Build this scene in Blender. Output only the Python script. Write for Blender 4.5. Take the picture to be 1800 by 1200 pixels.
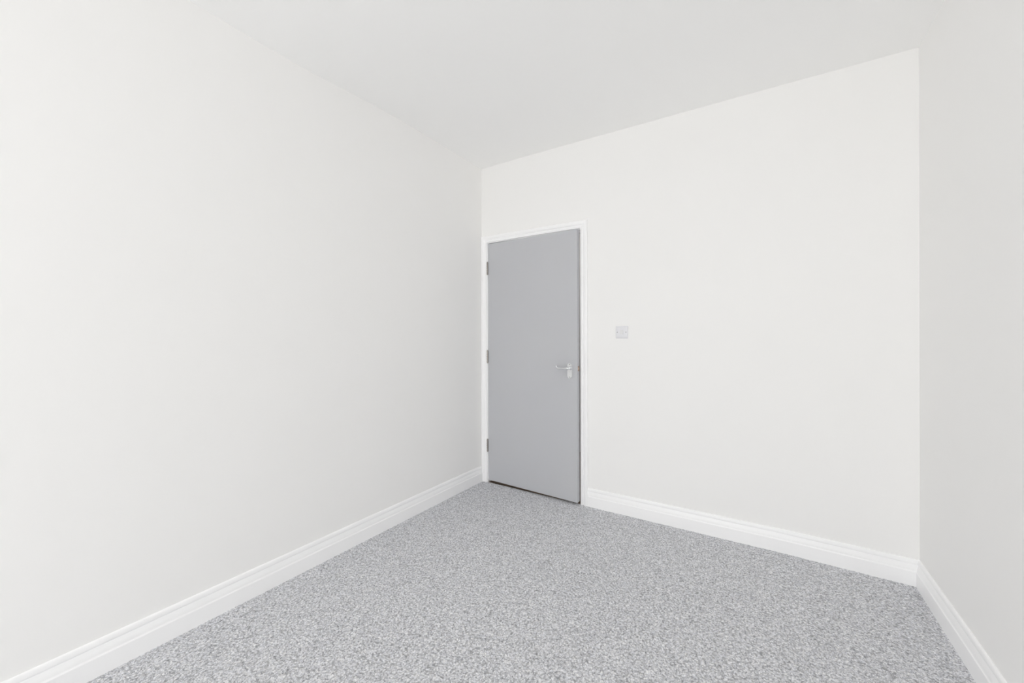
import bpy, bmesh, math, random
import numpy as np
from mathutils import Vector, Matrix

# ------------------------------------------------------------------ clear
for o in list(bpy.data.objects):
    bpy.data.objects.remove(o)
SC = bpy.context.scene
COL = SC.collection
PI = math.pi

# ------------------------------------------------------------------ camera
# room axes: X along the wall with the door, Y into that wall (y = 0), Z up
YAW, ROLL = -0.5677, -0.0017
cam_d = bpy.data.cameras.new('camera')
cam = bpy.data.objects.new('camera', cam_d)
COL.objects.link(cam)
F = Vector((math.sin(YAW), math.cos(YAW), 0))
R0 = Vector((math.cos(YAW), -math.sin(YAW), 0))
U0 = Vector((0, 0, 1))
R = R0 * math.cos(ROLL) + U0 * math.sin(ROLL)
U = U0 * math.cos(ROLL) - R0 * math.sin(ROLL)
m = Matrix((R, U, -F)).transposed().to_4x4()
m.translation = Vector((2.0566, -2.7481, 1.225))
cam.matrix_world = m
cam_d.sensor_width = 36
cam_d.lens = 709.33 / 1800 * 36
cam_d.shift_x = 0
cam_d.shift_y = -10.28 / 1800
cam_d.clip_start = 0.02
SC.camera = cam

# ------------------------------------------------------------------ colour management
SC.view_settings.view_transform = 'Standard'
SC.view_settings.look = 'None'
SC.view_settings.gamma = 1
SC.view_settings.use_curve_mapping = False
SC.view_settings.exposure = -0.25
SC.cycles.diffuse_bounces = 20
SC.cycles.max_bounces = 24
SC.cycles.glossy_bounces = 6
SC.cycles.sample_clamp_indirect = 0
SC.cycles.caustics_reflective = False
SC.cycles.use_denoising = True

# ------------------------------------------------------------------ world: soft overcast sky over a grey ground
W = bpy.data.worlds.new('overcast_sky')
SC.world = W
W.use_nodes = True
nt = W.node_tree
nt.nodes.clear()
out = nt.nodes.new('ShaderNodeOutputWorld')
bg = nt.nodes.new('ShaderNodeBackground')
tc = nt.nodes.new('ShaderNodeTexCoord')
sp = nt.nodes.new('ShaderNodeSeparateXYZ')
cr = nt.nodes.new('ShaderNodeValToRGB')
cr.color_ramp.elements[0].position = 0.0
cr.color_ramp.elements[0].color = (0.66, 0.655, 0.64, 1)
cr.color_ramp.elements[1].position = 0.5
cr.color_ramp.elements[1].color = (0.86, 0.875, 0.885, 1)
e = cr.color_ramp.elements.new(0.46)
e.color = (0.66, 0.655, 0.64, 1)
mr = nt.nodes.new('ShaderNodeMapRange')
mr.inputs[1].default_value = -1
mr.inputs[2].default_value = 1
nt.links.new(tc.outputs['Generated'], sp.inputs[0])
nt.links.new(sp.outputs['Z'], mr.inputs[0])
nt.links.new(mr.outputs[0], cr.inputs[0])
nt.links.new(cr.outputs[0], bg.inputs[0])
bg.inputs[1].default_value = 3.6
nt.links.new(bg.outputs[0], out.inputs[0])


def area(name, loc, target, sx, sy, power, colr):
    d = bpy.data.lights.new(name, 'AREA')
    d.shape = 'RECTANGLE'
    d.size, d.size_y = sx, sy
    d.energy = power
    d.color = colr
    o = bpy.data.objects.new(name, d)
    o.location = loc
    o.rotation_euler = (Vector(target) - Vector(loc)).to_track_quat('-Z', 'Z').to_euler()
    COL.objects.link(o)
    return o


# daylight falling through the window behind the camera
YF = -6.20                                  # inner face of the wall with the window
WX0, WX1, WZ0, WZ1 = 0.40, 2.50, 0.15, 2.45   # window in that wall
LIGHTS = dict(front=70.0)
area('window_daylight', ((WX0 + WX1) / 2, YF - 0.35, (WZ0 + WZ1) / 2),
     (1.3, 0, 2.5), 2.3, 2.4, LIGHTS['front'], (1.0, 0.995, 0.985))

pt = area('window_portal', ((WX0 + WX1) / 2, YF - 0.13, (WZ0 + WZ1) / 2), ((WX0 + WX1) / 2, 0, (WZ0 + WZ1) / 2),
          WX1 - WX0, WZ1 - WZ0, 1.0, (1, 1, 1))
pt.data.cycles.is_portal = True

# unseen fill lamp added beyond the door to lighten the dark door gaps
HL = bpy.data.lights.new('hallway_gap_fill', 'POINT')
HL.energy = 14.0; HL.shadow_soft_size = 0.1
hlo = bpy.data.objects.new('hallway_gap_fill', HL); hlo.location = (0.9, 0.75, 2.1); COL.objects.link(hlo)

# ------------------------------------------------------------------ helpers


def tag(o, label=None, cat=None, group=None, kind=None):
    if label: o['label'] = label
    if cat: o['category'] = cat
    if group: o['group'] = group
    if kind: o['kind'] = kind
    return o


def empty(name, loc=(0, 0, 0), rz=0.0):
    o = bpy.data.objects.new(name, None)
    o.location = loc
    o.rotation_euler = (0, 0, rz)
    o.empty_display_size = 0.1
    COL.objects.link(o)
    return o


def link(name, bm, mat, parent=None, smooth=False, bevel=0.0, seg=2):
    bmesh.ops.recalc_face_normals(bm, faces=bm.faces)
    me = bpy.data.meshes.new(name)
    bm.to_mesh(me)
    bm.free()
    me.materials.append(mat)
    if smooth:
        for p in me.polygons: p.use_smooth = True
    o = bpy.data.objects.new(name, me)
    COL.objects.link(o)
    if parent: o.parent = parent
    if bevel:
        b = o.modifiers.new('bevel', 'BEVEL')
        b.width = bevel
        b.segments = seg
        b.limit_method = 'ANGLE'
        b.angle_limit = math.radians(35)
        w = o.modifiers.new('wn', 'WEIGHTED_NORMAL')
        for p in me.polygons: p.use_smooth = True
    return o


def box(bm, x0, x1, y0, y1, z0, z1):
    v = [bm.verts.new((x, y, z)) for x in (x0, x1) for y in (y0, y1) for z in (z0, z1)]
    for f in ((0, 1, 3, 2), (4, 6, 7, 5), (0, 4, 5, 1), (2, 3, 7, 6), (0, 2, 6, 4), (1, 5, 7, 3)):
        bm.faces.new([v[i] for i in f])
    return v


def boxes(*bs):
    bm = bmesh.new()
    for b in bs: box(bm, *b)
    return bm


def sweep(rings):
    """closed profile rings -> capped solid"""
    bm = bmesh.new()
    rv = [[bm.verts.new(p) for p in r] for r in rings]
    n = len(rv[0])
    for a, b in zip(rv, rv[1:]):
        for i in range(n):
            j = (i + 1) % n
            bm.faces.new((a[i], a[j], b[j], b[i]))
    bm.faces.new(rv[0][::-1])
    bm.faces.new(rv[-1])
    return bm


def cyl(bm, c, r, depth, axis='Z', n=24, r2=None):
    rot = {'Z': Matrix(), 'Y': Matrix.Rotation(PI / 2, 4, 'X'), 'X': Matrix.Rotation(PI / 2, 4, 'Y')}[axis]
    bmesh.ops.create_cone(bm, cap_ends=True, segments=n, radius1=r, radius2=r if r2 is None else r2,
                          depth=depth, matrix=Matrix.Translation(c) @ rot)


def tube(pts, radii, n=16, squash=1.0):
    """round tube through pts with per-point radius, capped"""
    pts = [Vector(p) for p in pts]
    rings = []
    for i, p in enumerate(pts):
        t = (pts[min(i + 1, len(pts) - 1)] - pts[max(i - 1, 0)]).normalized()
        a = Vector((0, 1, 0)) if abs(t.y) < 0.9 else Vector((0, 0, 1))
        u = t.cross(a).normalized()
        w = t.cross(u).normalized()
        rings.append([p + u * radii[i] * math.cos(k * 2 * PI / n) + w * radii[i] * squash * math.sin(k * 2 * PI / n)
                      for k in range(n)])
    return sweep(rings)


# ------------------------------------------------------------------ materials
def mat(name, colr, rough=0.5, metal=0.0, spec=0.5, bump=None, tint=None, coat=0.0):
    """bump = (noise scale, strength, distance); tint = (noise scale, other colour, amount)"""
    M = bpy.data.materials.new(name)
    M.use_nodes = True
    t = M.node_tree
    b = t.nodes['Principled BSDF']
    b.inputs['Base Color'].default_value = (*colr, 1)
    b.inputs['Roughness'].default_value = rough
    b.inputs['Metallic'].default_value = metal
    b.inputs['Specular IOR Level'].default_value = spec
    b.inputs['Coat Weight'].default_value = coat
    tcn = t.nodes.new('ShaderNodeTexCoord')
    if tint:
        n = t.nodes.new('ShaderNodeTexNoise')
        n.inputs['Scale'].default_value = tint[0]
        n.inputs['Detail'].default_value = 3
        r = t.nodes.new('ShaderNodeValToRGB')
        r.color_ramp.elements[0].position = 0.5 - 0.5 * (1 - tint[2]) * 0.5
        r.color_ramp.elements[1].position = 0.5 + 0.25
        r.color_ramp.elements[0].color = (*colr, 1)
        r.color_ramp.elements[1].color = (*tint[1], 1)
        t.links.new(tcn.outputs['Object'], n.inputs['Vector'])
        t.links.new(n.outputs['Fac'], r.inputs[0])
        t.links.new(r.outputs[0], b.inputs['Base Color'])
    if bump:
        n = t.nodes.new('ShaderNodeTexNoise')
        n.inputs['Scale'].default_value = bump[0]
        n.inputs['Detail'].default_value = 4
        k = t.nodes.new('ShaderNodeBump')
        k.inputs['Strength'].default_value = bump[1]
        k.inputs['Distance'].default_value = bump[2]
        t.links.new(tcn.outputs['Object'], n.inputs['Vector'])
        t.links.new(n.outputs['Fac'], k.inputs['Height'])
        t.links.new(k.outputs[0], b.inputs['Normal'])
    return M


WALL = mat('matt_emulsion_white', (0.918, 0.914, 0.904), 0.9, spec=0.2, bump=(260, 0.12, 0.0006),
           tint=(1.3, (0.921, 0.916, 0.907), 0.6))
CEIL = mat('ceiling_emulsion_white', (0.95, 0.949, 0.942), 0.95, spec=0.15, bump=(220, 0.12, 0.0006))
GLOSSW = mat('satin_white_woodwork', (0.975, 0.975, 0.978), 0.35, spec=0.5, bump=(90, 0.05, 0.0004))
DOORG = mat('grey_satin_door_paint', (0.530, 0.537, 0.560), 0.42, spec=0.5, bump=(160, 0.07, 0.0004),
            tint=(2.2, (0.538, 0.544, 0.562), 0.5))
CHROME = mat('polished_chrome', (0.82, 0.83, 0.84), 0.16, metal=1.0)
STEEL = mat('satin_steel_hinge', (0.52, 0.49, 0.46), 0.35, metal=1.0, tint=(120, (0.36, 0.33, 0.30), 0.5))
BRASS = mat('tarnished_brass', (0.58, 0.46, 0.38), 0.45, metal=1.0, tint=(150, (0.34, 0.24, 0.18), 0.6))
PLASTIC = mat('white_switch_plastic', (0.80, 0.80, 0.825), 0.22, spec=0.5)
ROCK = mat('switch_rocker_plastic', (0.75, 0.75, 0.76), 0.3, spec=0.5)
SCREWM = mat('dull_screw_metal', (0.42, 0.42, 0.41), 0.45, metal=0.6)
BOARD = mat('bare_floorboard', (0.20, 0.145, 0.10), 0.75, tint=(14, (0.12, 0.085, 0.06), 0.7), bump=(60, 0.3, 0.001))
HALL = mat('hallway_plaster', (0.55, 0.54, 0.52), 0.9)
DARKSLOT = mat('dark_screw_slot', (0.05, 0.05, 0.05), 0.6)


def glass_mat():
    M = bpy.data.materials.new('clear_window_glass')
    M.use_nodes = True
    t = M.node_tree
    t.nodes.clear()
    o = t.nodes.new('ShaderNodeOutputMaterial')
    mx = t.nodes.new('ShaderNodeMixShader')
    tr = t.nodes.new('ShaderNodeBsdfTransparent')
    gl = t.nodes.new('ShaderNodeBsdfGlossy')
    gl.inputs['Roughness'].default_value = 0.02
    mx.inputs[0].default_value = 0.07
    t.links.new(tr.outputs[0], mx.inputs[1])
    t.links.new(gl.outputs[0], mx.inputs[2])
    t.links.new(mx.outputs[0], o.inputs[0])
    return M


def carpet_mat():
    M = bpy.data.materials.new('speckled_grey_twist_carpet')
    M.use_nodes = True
    t = M.node_tree
    b = t.nodes['Principled BSDF']
    b.inputs['Roughness'].default_value = 1.0
    b.inputs['Specular IOR Level'].default_value = 0.05
    tcn = t.nodes.new('ShaderNodeTexCoord')
    # warp so that the tufts are irregular
    wn = t.nodes.new('ShaderNodeTexNoise'); wn.inputs['Scale'].default_value = 60
    wm = t.nodes.new('ShaderNodeVectorMath'); wm.operation = 'MULTIPLY_ADD'
    wm.inputs[1].default_value = (0.012, 0.012, 0.012)
    t.links.new(tcn.outputs['Object'], wn.inputs['Vector'])
    t.links.new(wn.outputs['Color'], wm.inputs[0])
    t.links.new(tcn.outputs['Object'], wm.inputs[2])
    vo = t.nodes.new('ShaderNodeTexVoronoi'); vo.inputs['Scale'].default_value = 185
    t.links.new(wm.outputs[0], vo.inputs['Vector'])
    sx = t.nodes.new('ShaderNodeSeparateColor')
    t.links.new(vo.outputs['Color'], sx.inputs[0])
    n2 = t.nodes.new('ShaderNodeTexNoise'); n2.inputs['Scale'].default_value = 270; n2.inputs['Detail'].default_value = 4
    n2.inputs['Roughness'].default_value = 0.7
    t.links.new(tcn.outputs['Object'], n2.inputs['Vector'])
    n3 = t.nodes.new('ShaderNodeTexNoise'); n3.inputs['Scale'].default_value = 22; n3.inputs['Detail'].default_value = 3
    t.links.new(tcn.outputs['Object'], n3.inputs['Vector'])
    # value = .45*cell + .9*noise + .25*patch
    a1 = t.nodes.new('ShaderNodeMath'); a1.operation = 'MULTIPLY'; a1.inputs[1].default_value = 0.36
    a2 = t.nodes.new('ShaderNodeMath'); a2.operation = 'MULTIPLY_ADD'; a2.inputs[1].default_value = 1.05
    a3 = t.nodes.new('ShaderNodeMath'); a3.operation = 'MULTIPLY_ADD'; a3.inputs[1].default_value = 0.16
    t.links.new(sx.outputs[0], a1.inputs[0])
    t.links.new(n2.outputs['Fac'], a2.inputs[0]); t.links.new(a1.outputs[0], a2.inputs[2])
    t.links.new(n3.outputs['Fac'], a3.inputs[0]); t.links.new(a2.outputs[0], a3.inputs[2])
    r = t.nodes.new('ShaderNodeValToRGB')
    el = r.color_ramp.elements
    el[0].position = 0.46; el[0].color = (0.30, 0.307, 0.327, 1)
    el[1].position = 1.18 if False else 1.0; el[1].color = (0.95, 0.95, 0.955, 1)
    e = el.new(0.64); e.color = (0.55, 0.557, 0.577, 1)
    e = el.new(0.80); e.color = (0.72, 0.726, 0.745, 1)
    e = el.new(0.92); e.color = (0.86, 0.862, 0.875, 1)
    t.links.new(a3.outputs[0], r.inputs[0])
    # slight hue drift between yarns: bluish / beige flecks
    hs = t.nodes.new('ShaderNodeMixRGB'); hs.blend_type = 'MULTIPLY'; hs.inputs[0].default_value = 0.65
    hr = t.nodes.new('ShaderNodeValToRGB')
    hr.color_ramp.elements[0].color = (0.97, 0.98, 1.03, 1)
    hr.color_ramp.elements[1].color = (1.01, 1.0, 0.985, 1)
    t.links.new(sx.outputs[1], hr.inputs[0])
    t.links.new(r.outputs[0], hs.inputs[1]); t.links.new(hr.outputs[0], hs.inputs[2])
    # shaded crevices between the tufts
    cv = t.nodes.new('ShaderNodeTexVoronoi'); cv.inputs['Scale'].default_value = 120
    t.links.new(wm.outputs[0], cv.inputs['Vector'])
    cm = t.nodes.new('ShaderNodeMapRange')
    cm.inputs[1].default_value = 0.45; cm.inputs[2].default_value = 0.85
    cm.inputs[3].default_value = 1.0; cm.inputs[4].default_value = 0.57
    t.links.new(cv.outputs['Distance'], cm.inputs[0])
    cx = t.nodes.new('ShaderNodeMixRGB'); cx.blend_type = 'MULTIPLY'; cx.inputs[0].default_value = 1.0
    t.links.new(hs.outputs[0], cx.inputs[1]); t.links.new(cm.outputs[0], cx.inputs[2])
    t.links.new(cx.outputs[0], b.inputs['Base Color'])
    bp = t.nodes.new('ShaderNodeBump'); bp.inputs['Strength'].default_value = 0.35; bp.inputs['Distance'].default_value = 0.002
    t.links.new(n2.outputs['Fac'], bp.inputs['Height'])
    t.links.new(bp.outputs[0], b.inputs['Normal'])
    return M


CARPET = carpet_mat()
GLASS = glass_mat()

# ------------------------------------------------------------------ room shell
RW = 2.6785                 # width along the wall with the door
SK = 0.0120                 # the far side wall is very slightly out of square
ZT = 2.75                   # shell top (above ceiling)
def xr(y): return RW - SK * y

tag(link('floor', boxes((-0.15, 2.95, YF - 0.15, 1.4, -0.16, -0.024)), BOARD),
    'bare timber sub floor hidden under the grey carpet', 'floor', kind='structure')

# ceiling: hand-plastered, its edge along the long wall dips and rises by a centimetre or two
_ys = [0.0, -0.45, -0.705, -0.944, -1.176, -1.40, -1.553, -1.74, -2.01, -2.4, -7.0]
_zs = [2.634, 2.647, 2.651, 2.653, 2.646, 2.634, 2.626, 2.629, 2.636, 2.642, 2.642]
def ceil_z(x, y):
    zl = float(np.interp(-y, [-q for q in _ys], _zs))
    zb = 2.6405
    k = max(0.0, 1 - x / 0.8) ** 2
    zz = zb + (zl - zb) * k
    c = max(0.0, 1 + y / 0.5)
    return zz - 0.003 * c * max(0.0, min(1.0, (x - 1.9) / 0.7))
bm = bmesh.new()
nx, ny = 28, 44
grid = [[None] * (ny + 1) for _ in range(nx + 1)]
for i in range(nx + 1):
    for j in range(ny + 1):
        x = -0.12 + 3.05 * i / nx
        y = 0.12 + (YF - 0.24) * j / ny
        grid[i][j] = bm.verts.new((x, y, ceil_z(max(x, 0), min(y, 0))))
for i in range(nx):
    for j in range(ny):
        bm.faces.new((grid[i][j], grid[i][j + 1], grid[i + 1][j + 1], grid[i + 1][j]))
top = bmesh.ops.extrude_face_region(bm, geom=list(bm.faces))
for v in [g for g in top['geom'] if isinstance(g, bmesh.types.BMVert)]:
    v.co.z = 2.80
tag(link('ceiling', bm, CEIL), 'plain white plastered ceiling above the whole room', 'ceiling', kind='structure')

tag(link('wall_left', boxes((-0.12, 0.0, YF - 0.12, 0.12, -0.024, ZT)), WALL),
    'long plain white wall meeting the hinge side of the door', 'wall', kind='structure')

# wall with the door opening
OX0, OX1, OZ = 0.036, 0.924, 2.024
bm = boxes((OX1, 2.85, 0, 0.12, -0.024, ZT), (0.0, OX0, 0, 0.12, -0.024, ZT), (OX0, OX1, 0, 0.12, OZ, ZT))
bmesh.ops.remove_doubles(bm, verts=bm.verts, dist=1e-5)
tag(link('wall_back', bm, WALL), 'plain white wall holding the grey door and the light switch', 'wall', kind='structure')

def rwall(bm, ya, yb, z0, z1):
    v0 = [[bm.verts.new(p) for p in ((xr(ya), ya, z), (xr(yb), yb, z), (2.90, yb, z), (2.90, ya, z))] for z in (z0, z1)]
    for i in range(4):
        j = (i + 1) % 4
        bm.faces.new((v0[0][i], v0[0][j], v0[1][j], v0[1][i]))
    bm.faces.new(v0[0]); bm.faces.new(v0[1])
bm = bmesh.new()
rwall(bm, 0, YF - 0.12, -0.024, ZT)
tag(link('wall_right', bm, WALL), 'short plain white wall opposite the long wall, far from the door', 'wall', kind='structure')

tag(link('wall_front', boxes((0, WX0, YF - 0.12, YF, -0.024, ZT), (WX1, xr(YF), YF - 0.12, YF, -0.024, ZT),
                             (WX0, WX1, YF - 0.12, YF, -0.024, WZ0), (WX0, WX1, YF - 0.12, YF, WZ1, ZT)), WALL),
    'white wall with a window, facing the grey door', 'wall', kind='structure')

# dim hallway behind the door
tag(link('wall_hallway', boxes((-0.15, -0.05, 0.12, 1.3, -0.024, 2.5), (1.75, 1.85, 0.12, 1.3, -0.024, 2.5),
                               (-0.15, 1.85, 1.3, 1.4, -0.024, 2.5), (-0.15, 1.85, 0.12, 1.4, 2.5, 2.6)), HALL),
    'dim plaster hallway enclosure behind the grey door', 'wall', kind='structure')

# window behind the camera (local +y points into the room)
def window(name, loc, rz, hw, hh, label):
    win = tag(empty(name, loc, rz), label, 'window', kind='structure')
    link('window_frame', boxes((-hw, -hw + 0.05, -0.04, 0.03, 0, hh), (hw - 0.05, hw, -0.04, 0.03, 0, hh),
                               (-hw + 0.05, hw - 0.05, -0.04, 0.03, 0, 0.05), (-hw + 0.05, hw - 0.05, -0.04, 0.03, hh - 0.05, hh),
                               (-0.03, 0.03, -0.04, 0.03, 0.05, hh - 0.05)), GLOSSW, win, bevel=0.003)
    for s in (-1, 1):
        a, b_ = (-hw + 0.05, -0.03) if s < 0 else (0.03, hw - 0.05)
        link('window_pane', boxes((a, b_, -0.006, -0.002, 0.05, hh - 0.05)), GLASS, win)
    link('window_sill', boxes((-hw - 0.04, hw + 0.04, 0.061, 0.15, -0.03, 0.0)), GLOSSW, win, bevel=0.004)
window('window_1', ((WX0 + WX1) / 2, YF - 0.06, WZ0), 0, (WX1 - WX0) / 2, WZ1 - WZ0, 'white framed two pane window facing the door')

# ------------------------------------------------------------------ skirting boards (ogee and torus profile)
# (stand-off from wall, height)
SKP = [(0, -0.024), (0.018, -0.024), (0.018, 0.0690), (0.0168, 0.0715), (0.0145, 0.0730), (0.0135, 0.0760), (0.0134, 0.0790),
       (0.0130, 0.0830), (0.0120, 0.0880), (0.0102, 0.0935), (0.0086, 0.0980), (0.0074, 0.1015), (0.0062, 0.1025),
       (0.0062, 0.1060), (0.0092, 0.1065), (0.0103, 0.1085), (0.0105, 0.1120), (0.0102, 0.1160), (0.0091, 0.1212),
       (0.0072, 0.1252), (0.0045, 0.1272), (0.0020, 0.1280), (0, 0.1280)]


def skirting(name, f0, f1, label, mid=None):
    """f(d, z) -> world point at each end (and at an optional point between)"""
    fs = [f0, mid, f1] if mid else [f0, f1]
    bm = sweep([[f(d, z) for d, z in SKP] for f in fs])
    o = link(name, bm, GLOSSW)
    tag(o, label, 'skirting board', kind='structure')
    return o


SAG = 0.009     # the old floor drops a little into the far corner
AX1 = 0.9545   # outer edge of the door architrave
skirting('baseboard_left', lambda d, z: (d, -0.0185, z), lambda d, z: (d, YF + d, z),
         'white moulded skirting board along the long plain wall')
skirting('baseboard_back', lambda d, z: (AX1, -d, z), lambda d, z: (xr(-d) - d, -d, z - SAG),
         'white moulded skirting board under the light switch, beside the door', lambda d, z: (2.12, -d, z))
skirting('baseboard_right', lambda d, z: (xr(-d) - d, -d, z - SAG), lambda d, z: (xr(YF + d) - d, YF + d, z),
         'white moulded skirting board along the short plain wall', lambda d, z: (xr(-0.62) - d, -0.62, z))
skirting('baseboard_front', lambda d, z: (d, YF + d, z), lambda d, z: (xr(YF + d) - d, YF + d, z),
         'white moulded skirting board under the window')

# ------------------------------------------------------------------ carpet: tufted pile as real relief
rng = np.random.default_rng(7)


def grid_mesh(name, xs, ys, zf, jit):
    X, Y = np.meshgrid(xs, ys, indexing='ij')
    nX, nY = X.shape
    jm = np.zeros_like(X); jm[1:-1, 1:-1] = 1
    X = X + jit * jm * rng.uniform(-1, 1, X.shape)
    Y = Y + jit * jm * rng.uniform(-1, 1, X.shape)
    Z = zf(X, Y)
    co = np.stack([X, Y, Z], -1).reshape(-1, 3).astype(np.float32)
    idx = np.arange(nX * nY).reshape(nX, nY)
    q = np.stack([idx[:-1, :-1], idx[1:, :-1], idx[1:, 1:], idx[:-1, 1:]], -1).reshape(-1, 4).astype(np.int32)
    me = bpy.data.meshes.new(name)
    me.vertices.add(len(co)); me.vertices.foreach_set('co', co.ravel())
    me.loops.add(q.size); me.loops.foreach_set('vertex_index', q.ravel())
    me.polygons.add(len(q))
    me.polygons.foreach_set('loop_start', np.arange(0, q.size, 4, dtype=np.int32))
    me.polygons.foreach_set('loop_total', np.full(len(q), 4, dtype=np.int32))
    me.polygons.foreach_set('use_smooth', np.ones(len(q), dtype=bool))
    me.update()
    me.validate()
    return me


def pile(X, Y):
    z = rng.uniform(-0.0022, 0.0008, X.shape)
    # fold the edge down so the pile has a body
    z[0, :] = z[-1, :] = -0.011
    z[:, 0] = z[:, -1] = -0.011
    z -= 0.009 * np.clip((X - 2.12) / 0.55, 0, 1) * np.clip(1 + Y / 0.62, 0, 1)
    return z


xs = np.arange(0.003, RW - 0.003 + 0.05, 0.0042)
xs = xs[xs < RW + 0.030]
ys = np.arange(-3.02, 0.004, 0.0042)
# the carpet is one wall-to-wall sheet; a coarser strip completes it behind the camera
ysb = np.arange(YF + 0.004, -3.02, 0.02)
ys = np.concatenate([ysb, ys])
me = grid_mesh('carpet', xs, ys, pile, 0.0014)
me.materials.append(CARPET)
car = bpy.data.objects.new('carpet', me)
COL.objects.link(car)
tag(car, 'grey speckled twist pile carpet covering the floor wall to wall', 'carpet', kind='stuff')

# ------------------------------------------------------------------ door frame (lining, stops, architraves)
DX0, DX1, DZ = 0.0655, 0.8940, 1.9985     # inner faces of the lining
fr = tag(empty('trim_1', (0.48, 0, 0)), 'white painted door frame with moulded architrave around the grey door', 'door frame',
         kind='structure')
def L(bm):
    bmesh.ops.translate(bm, verts=bm.verts, vec=(-0.48, 0, 0)); return bm
link('door_lining', L(boxes((OX0, DX0, 0, 0.12, -0.024, DZ))), GLOSSW, fr, bevel=0.0015)
link('door_lining', L(boxes((DX1, OX1, 0, 0.12, -0.024, DZ))), GLOSSW, fr, bevel=0.0015)
link('head_lining', L(boxes((OX0, OX1, 0, 0.12, DZ, OZ))), GLOSSW, fr, bevel=0.0015)
link('door_stop', L(boxes((DX0, DX0 + 0.012, 0.046, 0.085, -0.024, DZ - 0.012))), GLOSSW, fr)
link('door_stop', L(boxes((DX1 - 0.012, DX1, 0.046, 0.085, -0.024, DZ - 0.012))), GLOSSW, fr)
link('door_stop', L(boxes((DX0, DX1, 0.046, 0.085, DZ - 0.012, DZ))), GLOSSW, fr)
link('threshold', L(boxes((DX0, DX1, 0.006, 0.12, -0.024, -0.004))), BOARD, fr)

# architrave: (distance outward from inner edge, stand-off)
ARP = [(0, 0), (0, 0.0090), (0.0015, 0.0110), (0.0140, 0.0122), (0.0165, 0.0116), (0.0182, 0.0082), (0.0212, 0.0076), (0.0240, 0.0094),
       (0.0272, 0.0142), (0.0315, 0.0165), (0.0380, 0.0178), (0.0460, 0.0182), (0.0500, 0.0174), (0.0528, 0.0150), (0.0545, 0.0110), (0.0545, 0)]
IX0, IX1, IZ = DX0 - 0.006, DX1 + 0.006, DZ + 0.006
link('architrave', L(sweep([[(IX1 + w, -d, -0.024) for w, d in ARP], [(IX1 + w, -d, IZ + w) for w, d in ARP]])), GLOSSW, fr)
link('architrave', L(sweep([[(IX0 - w, -d, -0.024) for w, d in ARP], [(IX0 - w, -d, IZ + w) for w, d in ARP]])), GLOSSW, fr)
link('architrave', L(sweep([[(IX0 - w, -d, IZ + w) for w, d in ARP], [(IX1 + w, -d, IZ + w) for w, d in ARP]])), GLOSSW, fr)

# ------------------------------------------------------------------ the door, standing a few degrees ajar into the room
ANG = math.radians(3.0)
door = tag(empty('door_1', (DX0 + 0.0015, -0.001, 0.0), -ANG),
           'plain flush grey painted door standing slightly ajar in the white frame', 'door', kind='structure')
DW, DT = 0.8228, 0.040          # leaf width and thickness; leaf front face is local y = 0
leaf = link('door_leaf', boxes((0.001, DW, 0.0, DT, 0.0185, 1.9935)), DOORG, door, bevel=0.0012)

# three butt hinges
for zc in (1.789, 1.050, 0.306):
    bm = bmesh.new()
    kx, ky, kr = -0.0042, -0.0058, 0.0064
    for k in range(5):
        cyl(bm, (kx, ky, zc - 0.040 + 0.020 * k), kr, 0.0170, n=20)
    cyl(bm, (kx, ky, zc), kr * 0.55, 0.102, n=16)
    cyl(bm, (kx, ky, zc + 0.0525), kr * 0.9, 0.004, n=16, r2=kr * 0.5)
    cyl(bm, (kx, ky, zc - 0.0525), kr * 0.5, 0.004, n=16, r2=kr * 0.9)
    h = link('hinge', bm, STEEL, door, smooth=False)
    h['label'] = 'brushed steel butt hinge knuckle between door and frame'
    link('hinge_leaf', boxes((-0.0010, 0.0009, -0.003, 0.030, zc - 0.05, zc + 0.05)), STEEL, h)

# lever handle on a shaped backplate
hd = empty('door_handle', (0.7637, 0, 0.968))
hd.parent = door
hd['label'] = 'polished chrome scroll lever handle on a shaped backplate'


def plate_outline(hw, hh, n=10):
    """Victorian backplate: rectangle whose ends step in and finish in a flat bow"""
    pts = []
    q = []
    # upper right quarter from (hw, 0) to (0, hh)
    q.append((hw, 0))
    q.append((hw, hh - 0.0105))
    for k in range(1, 7):       # concave notch
        a = k / 6 * PI / 2
        q.append((hw - 0.0085 * math.sin(a), hh - 0.0105 + 0.0055 * (1 - math.cos(a))))
    x1, z1 = q[-1]
    for k in range(1, 8):       # bow
        u = k / 7
        q.append((x1 * (1 - u), z1 + (hh - z1) * math.sin(u * PI / 2)))
    pts = q[:-1]
    pts += [(0, hh)]
    left = [(-x, z) for x, z in reversed(q[:-1])]
    up = pts + left
    down = [(x, -z) for x, z in reversed(up)]
    return up + down[1:-1]


bm = bmesh.new()
layers = [(0.0205, 0.0570, 0.0), (0.0205, 0.0570, -0.0022), (0.0190, 0.0552, -0.0036), (0.0172, 0.0532, -0.0036), (0.0164, 0.0524, -0.0030)]
rings = [[(x, y, z) for x, z in plate_outline(a, b2)] for a, b2, y in layers]
bm = sweep(rings)
link('backplate', bm, CHROME, hd)
bm = bmesh.new()
cyl(bm, (0, -0.0070, 0.019), 0.0125, 0.008, 'Y', 28, r2=0.0150)
cyl(bm, (0, -0.0200, 0.019), 0.0085, 0.022, 'Y', 24, r2=0.0095)
link('handle_rose', bm, CHROME, hd, smooth=False)
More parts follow.
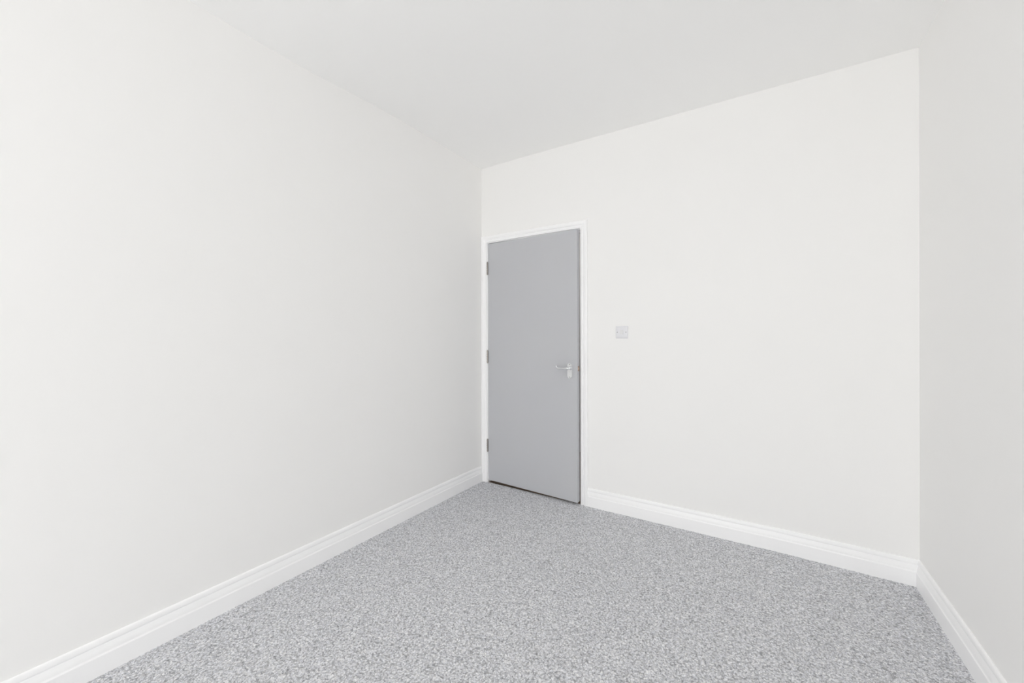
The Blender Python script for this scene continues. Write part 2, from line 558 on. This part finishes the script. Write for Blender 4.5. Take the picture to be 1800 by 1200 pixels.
# lever: boss, waisted grip and a tip that scrolls upward and back
pts, rad = [], []
path = [(0.011, -0.034, 0.0190, 0.0080), (0.004, -0.036, 0.0190, 0.0100), (-0.004, -0.037, 0.0188, 0.0104), (-0.014, -0.038, 0.0184, 0.0088),
        (-0.026, -0.039, 0.0178, 0.0066), (-0.040, -0.039, 0.0172, 0.0058), (-0.054, -0.039, 0.0168, 0.0056),
        (-0.066, -0.039, 0.0168, 0.0058), (-0.076, -0.039, 0.0180, 0.0060), (-0.084, -0.039, 0.0212, 0.0058),
        (-0.0895, -0.039, 0.0262, 0.0052), (-0.0915, -0.039, 0.0318, 0.0046), (-0.0895, -0.039, 0.0362, 0.0038), (-0.0855, -0.039, 0.0382, 0.0026)]
link('lever', tube([p[:3] for p in path], [p[3] * 1.12 for p in path], 18), CHROME, hd, smooth=True)
for z in (0.0465, -0.0465):
    bm = bmesh.new()
    cyl(bm, (0, -0.0040, z), 0.0034, 0.0020, 'Y', 16)
    link('screw', bm, SCREWM, hd)

# latch in the free edge of the door
la = link('latch', boxes((DW - 0.001, DW + 0.0012, 0.011, 0.030, 0.985 - 0.019, 0.985 + 0.019)), BRASS, door, bevel=0.0006)
la['label'] = 'tarnished brass latch plate on the door edge'
bm = bmesh.new()
v = [bm.verts.new(p) for p in ((DW, 0.012, 0.977), (DW, 0.028, 0.977), (DW + 0.0045, 0.028, 0.977),
                               (DW, 0.012, 0.993), (DW, 0.028, 0.993), (DW + 0.0045, 0.028, 0.993))]
for f in ((0, 1, 2), (3, 5, 4), (0, 3, 4, 1), (1, 4, 5, 2), (0, 2, 5, 3)): bm.faces.new([v[i] for i in f])
link('latch_bolt', bm, BRASS, la)

# ------------------------------------------------------------------ light switch
sw = tag(empty('light_switch', (1.2020, 0, 1.2475)), 'white square plastic light switch on the wall beside the door', 'light switch')
hs_ = 0.0425


def rounded(hwd, r, y, n=6):
    out_ = []
    for cx, cz, a0 in ((hwd - r, hwd - r, 0), (-hwd + r, hwd - r, PI / 2), (-hwd + r, -hwd + r, PI), (hwd - r, -hwd + r, 3 * PI / 2)):
        for k in range(n + 1):
            a = a0 + PI / 2 * k / n
            out_.append((cx + r * math.cos(a), y, cz + r * math.sin(a)))
    return out_


link('switch_plate', sweep([rounded(hs_, 0.005, 0.0), rounded(hs_, 0.005, -0.0035), rounded(hs_ - 0.0012, 0.0048, -0.0052),
                            rounded(hs_ - 0.0050, 0.0045, -0.0078), rounded(hs_ - 0.0110, 0.004, -0.0092),
                            rounded(hs_ - 0.0180, 0.004, -0.0098)]), PLASTIC, sw)
# rocker tilted on: profile in (y, z)
bm = bmesh.new()
prof = [(-0.0090, -0.0150), (-0.0152, -0.0150), (-0.0125, -0.002), (-0.0112, 0.0150), (-0.0090, 0.0150)]
a = [bm.verts.new((-0.0115, y, z)) for y, z in prof]
b2 = [bm.verts.new((0.0115, y, z)) for y, z in prof]
for i in range(5):
    j = (i + 1) % 5
    bm.faces.new((a[i], a[j], b2[j], b2[i]))
bm.faces.new(a); bm.faces.new(b2[::-1])
link('switch_rocker', bm, ROCK, sw, bevel=0.0006)
for s in (-1, 1):
    bm = bmesh.new()
    cyl(bm, (s * 0.0302, -0.0095, 0.0), 0.0034, 0.0014, 'Y', 18)
    scw = link('screw', bm, SCREWM, sw)
    link('screw_slot', boxes((s * 0.0302 - 0.0028, s * 0.0302 + 0.0028, -0.0104, -0.0100, -0.0005, 0.0005)), DARKSLOT, scw)
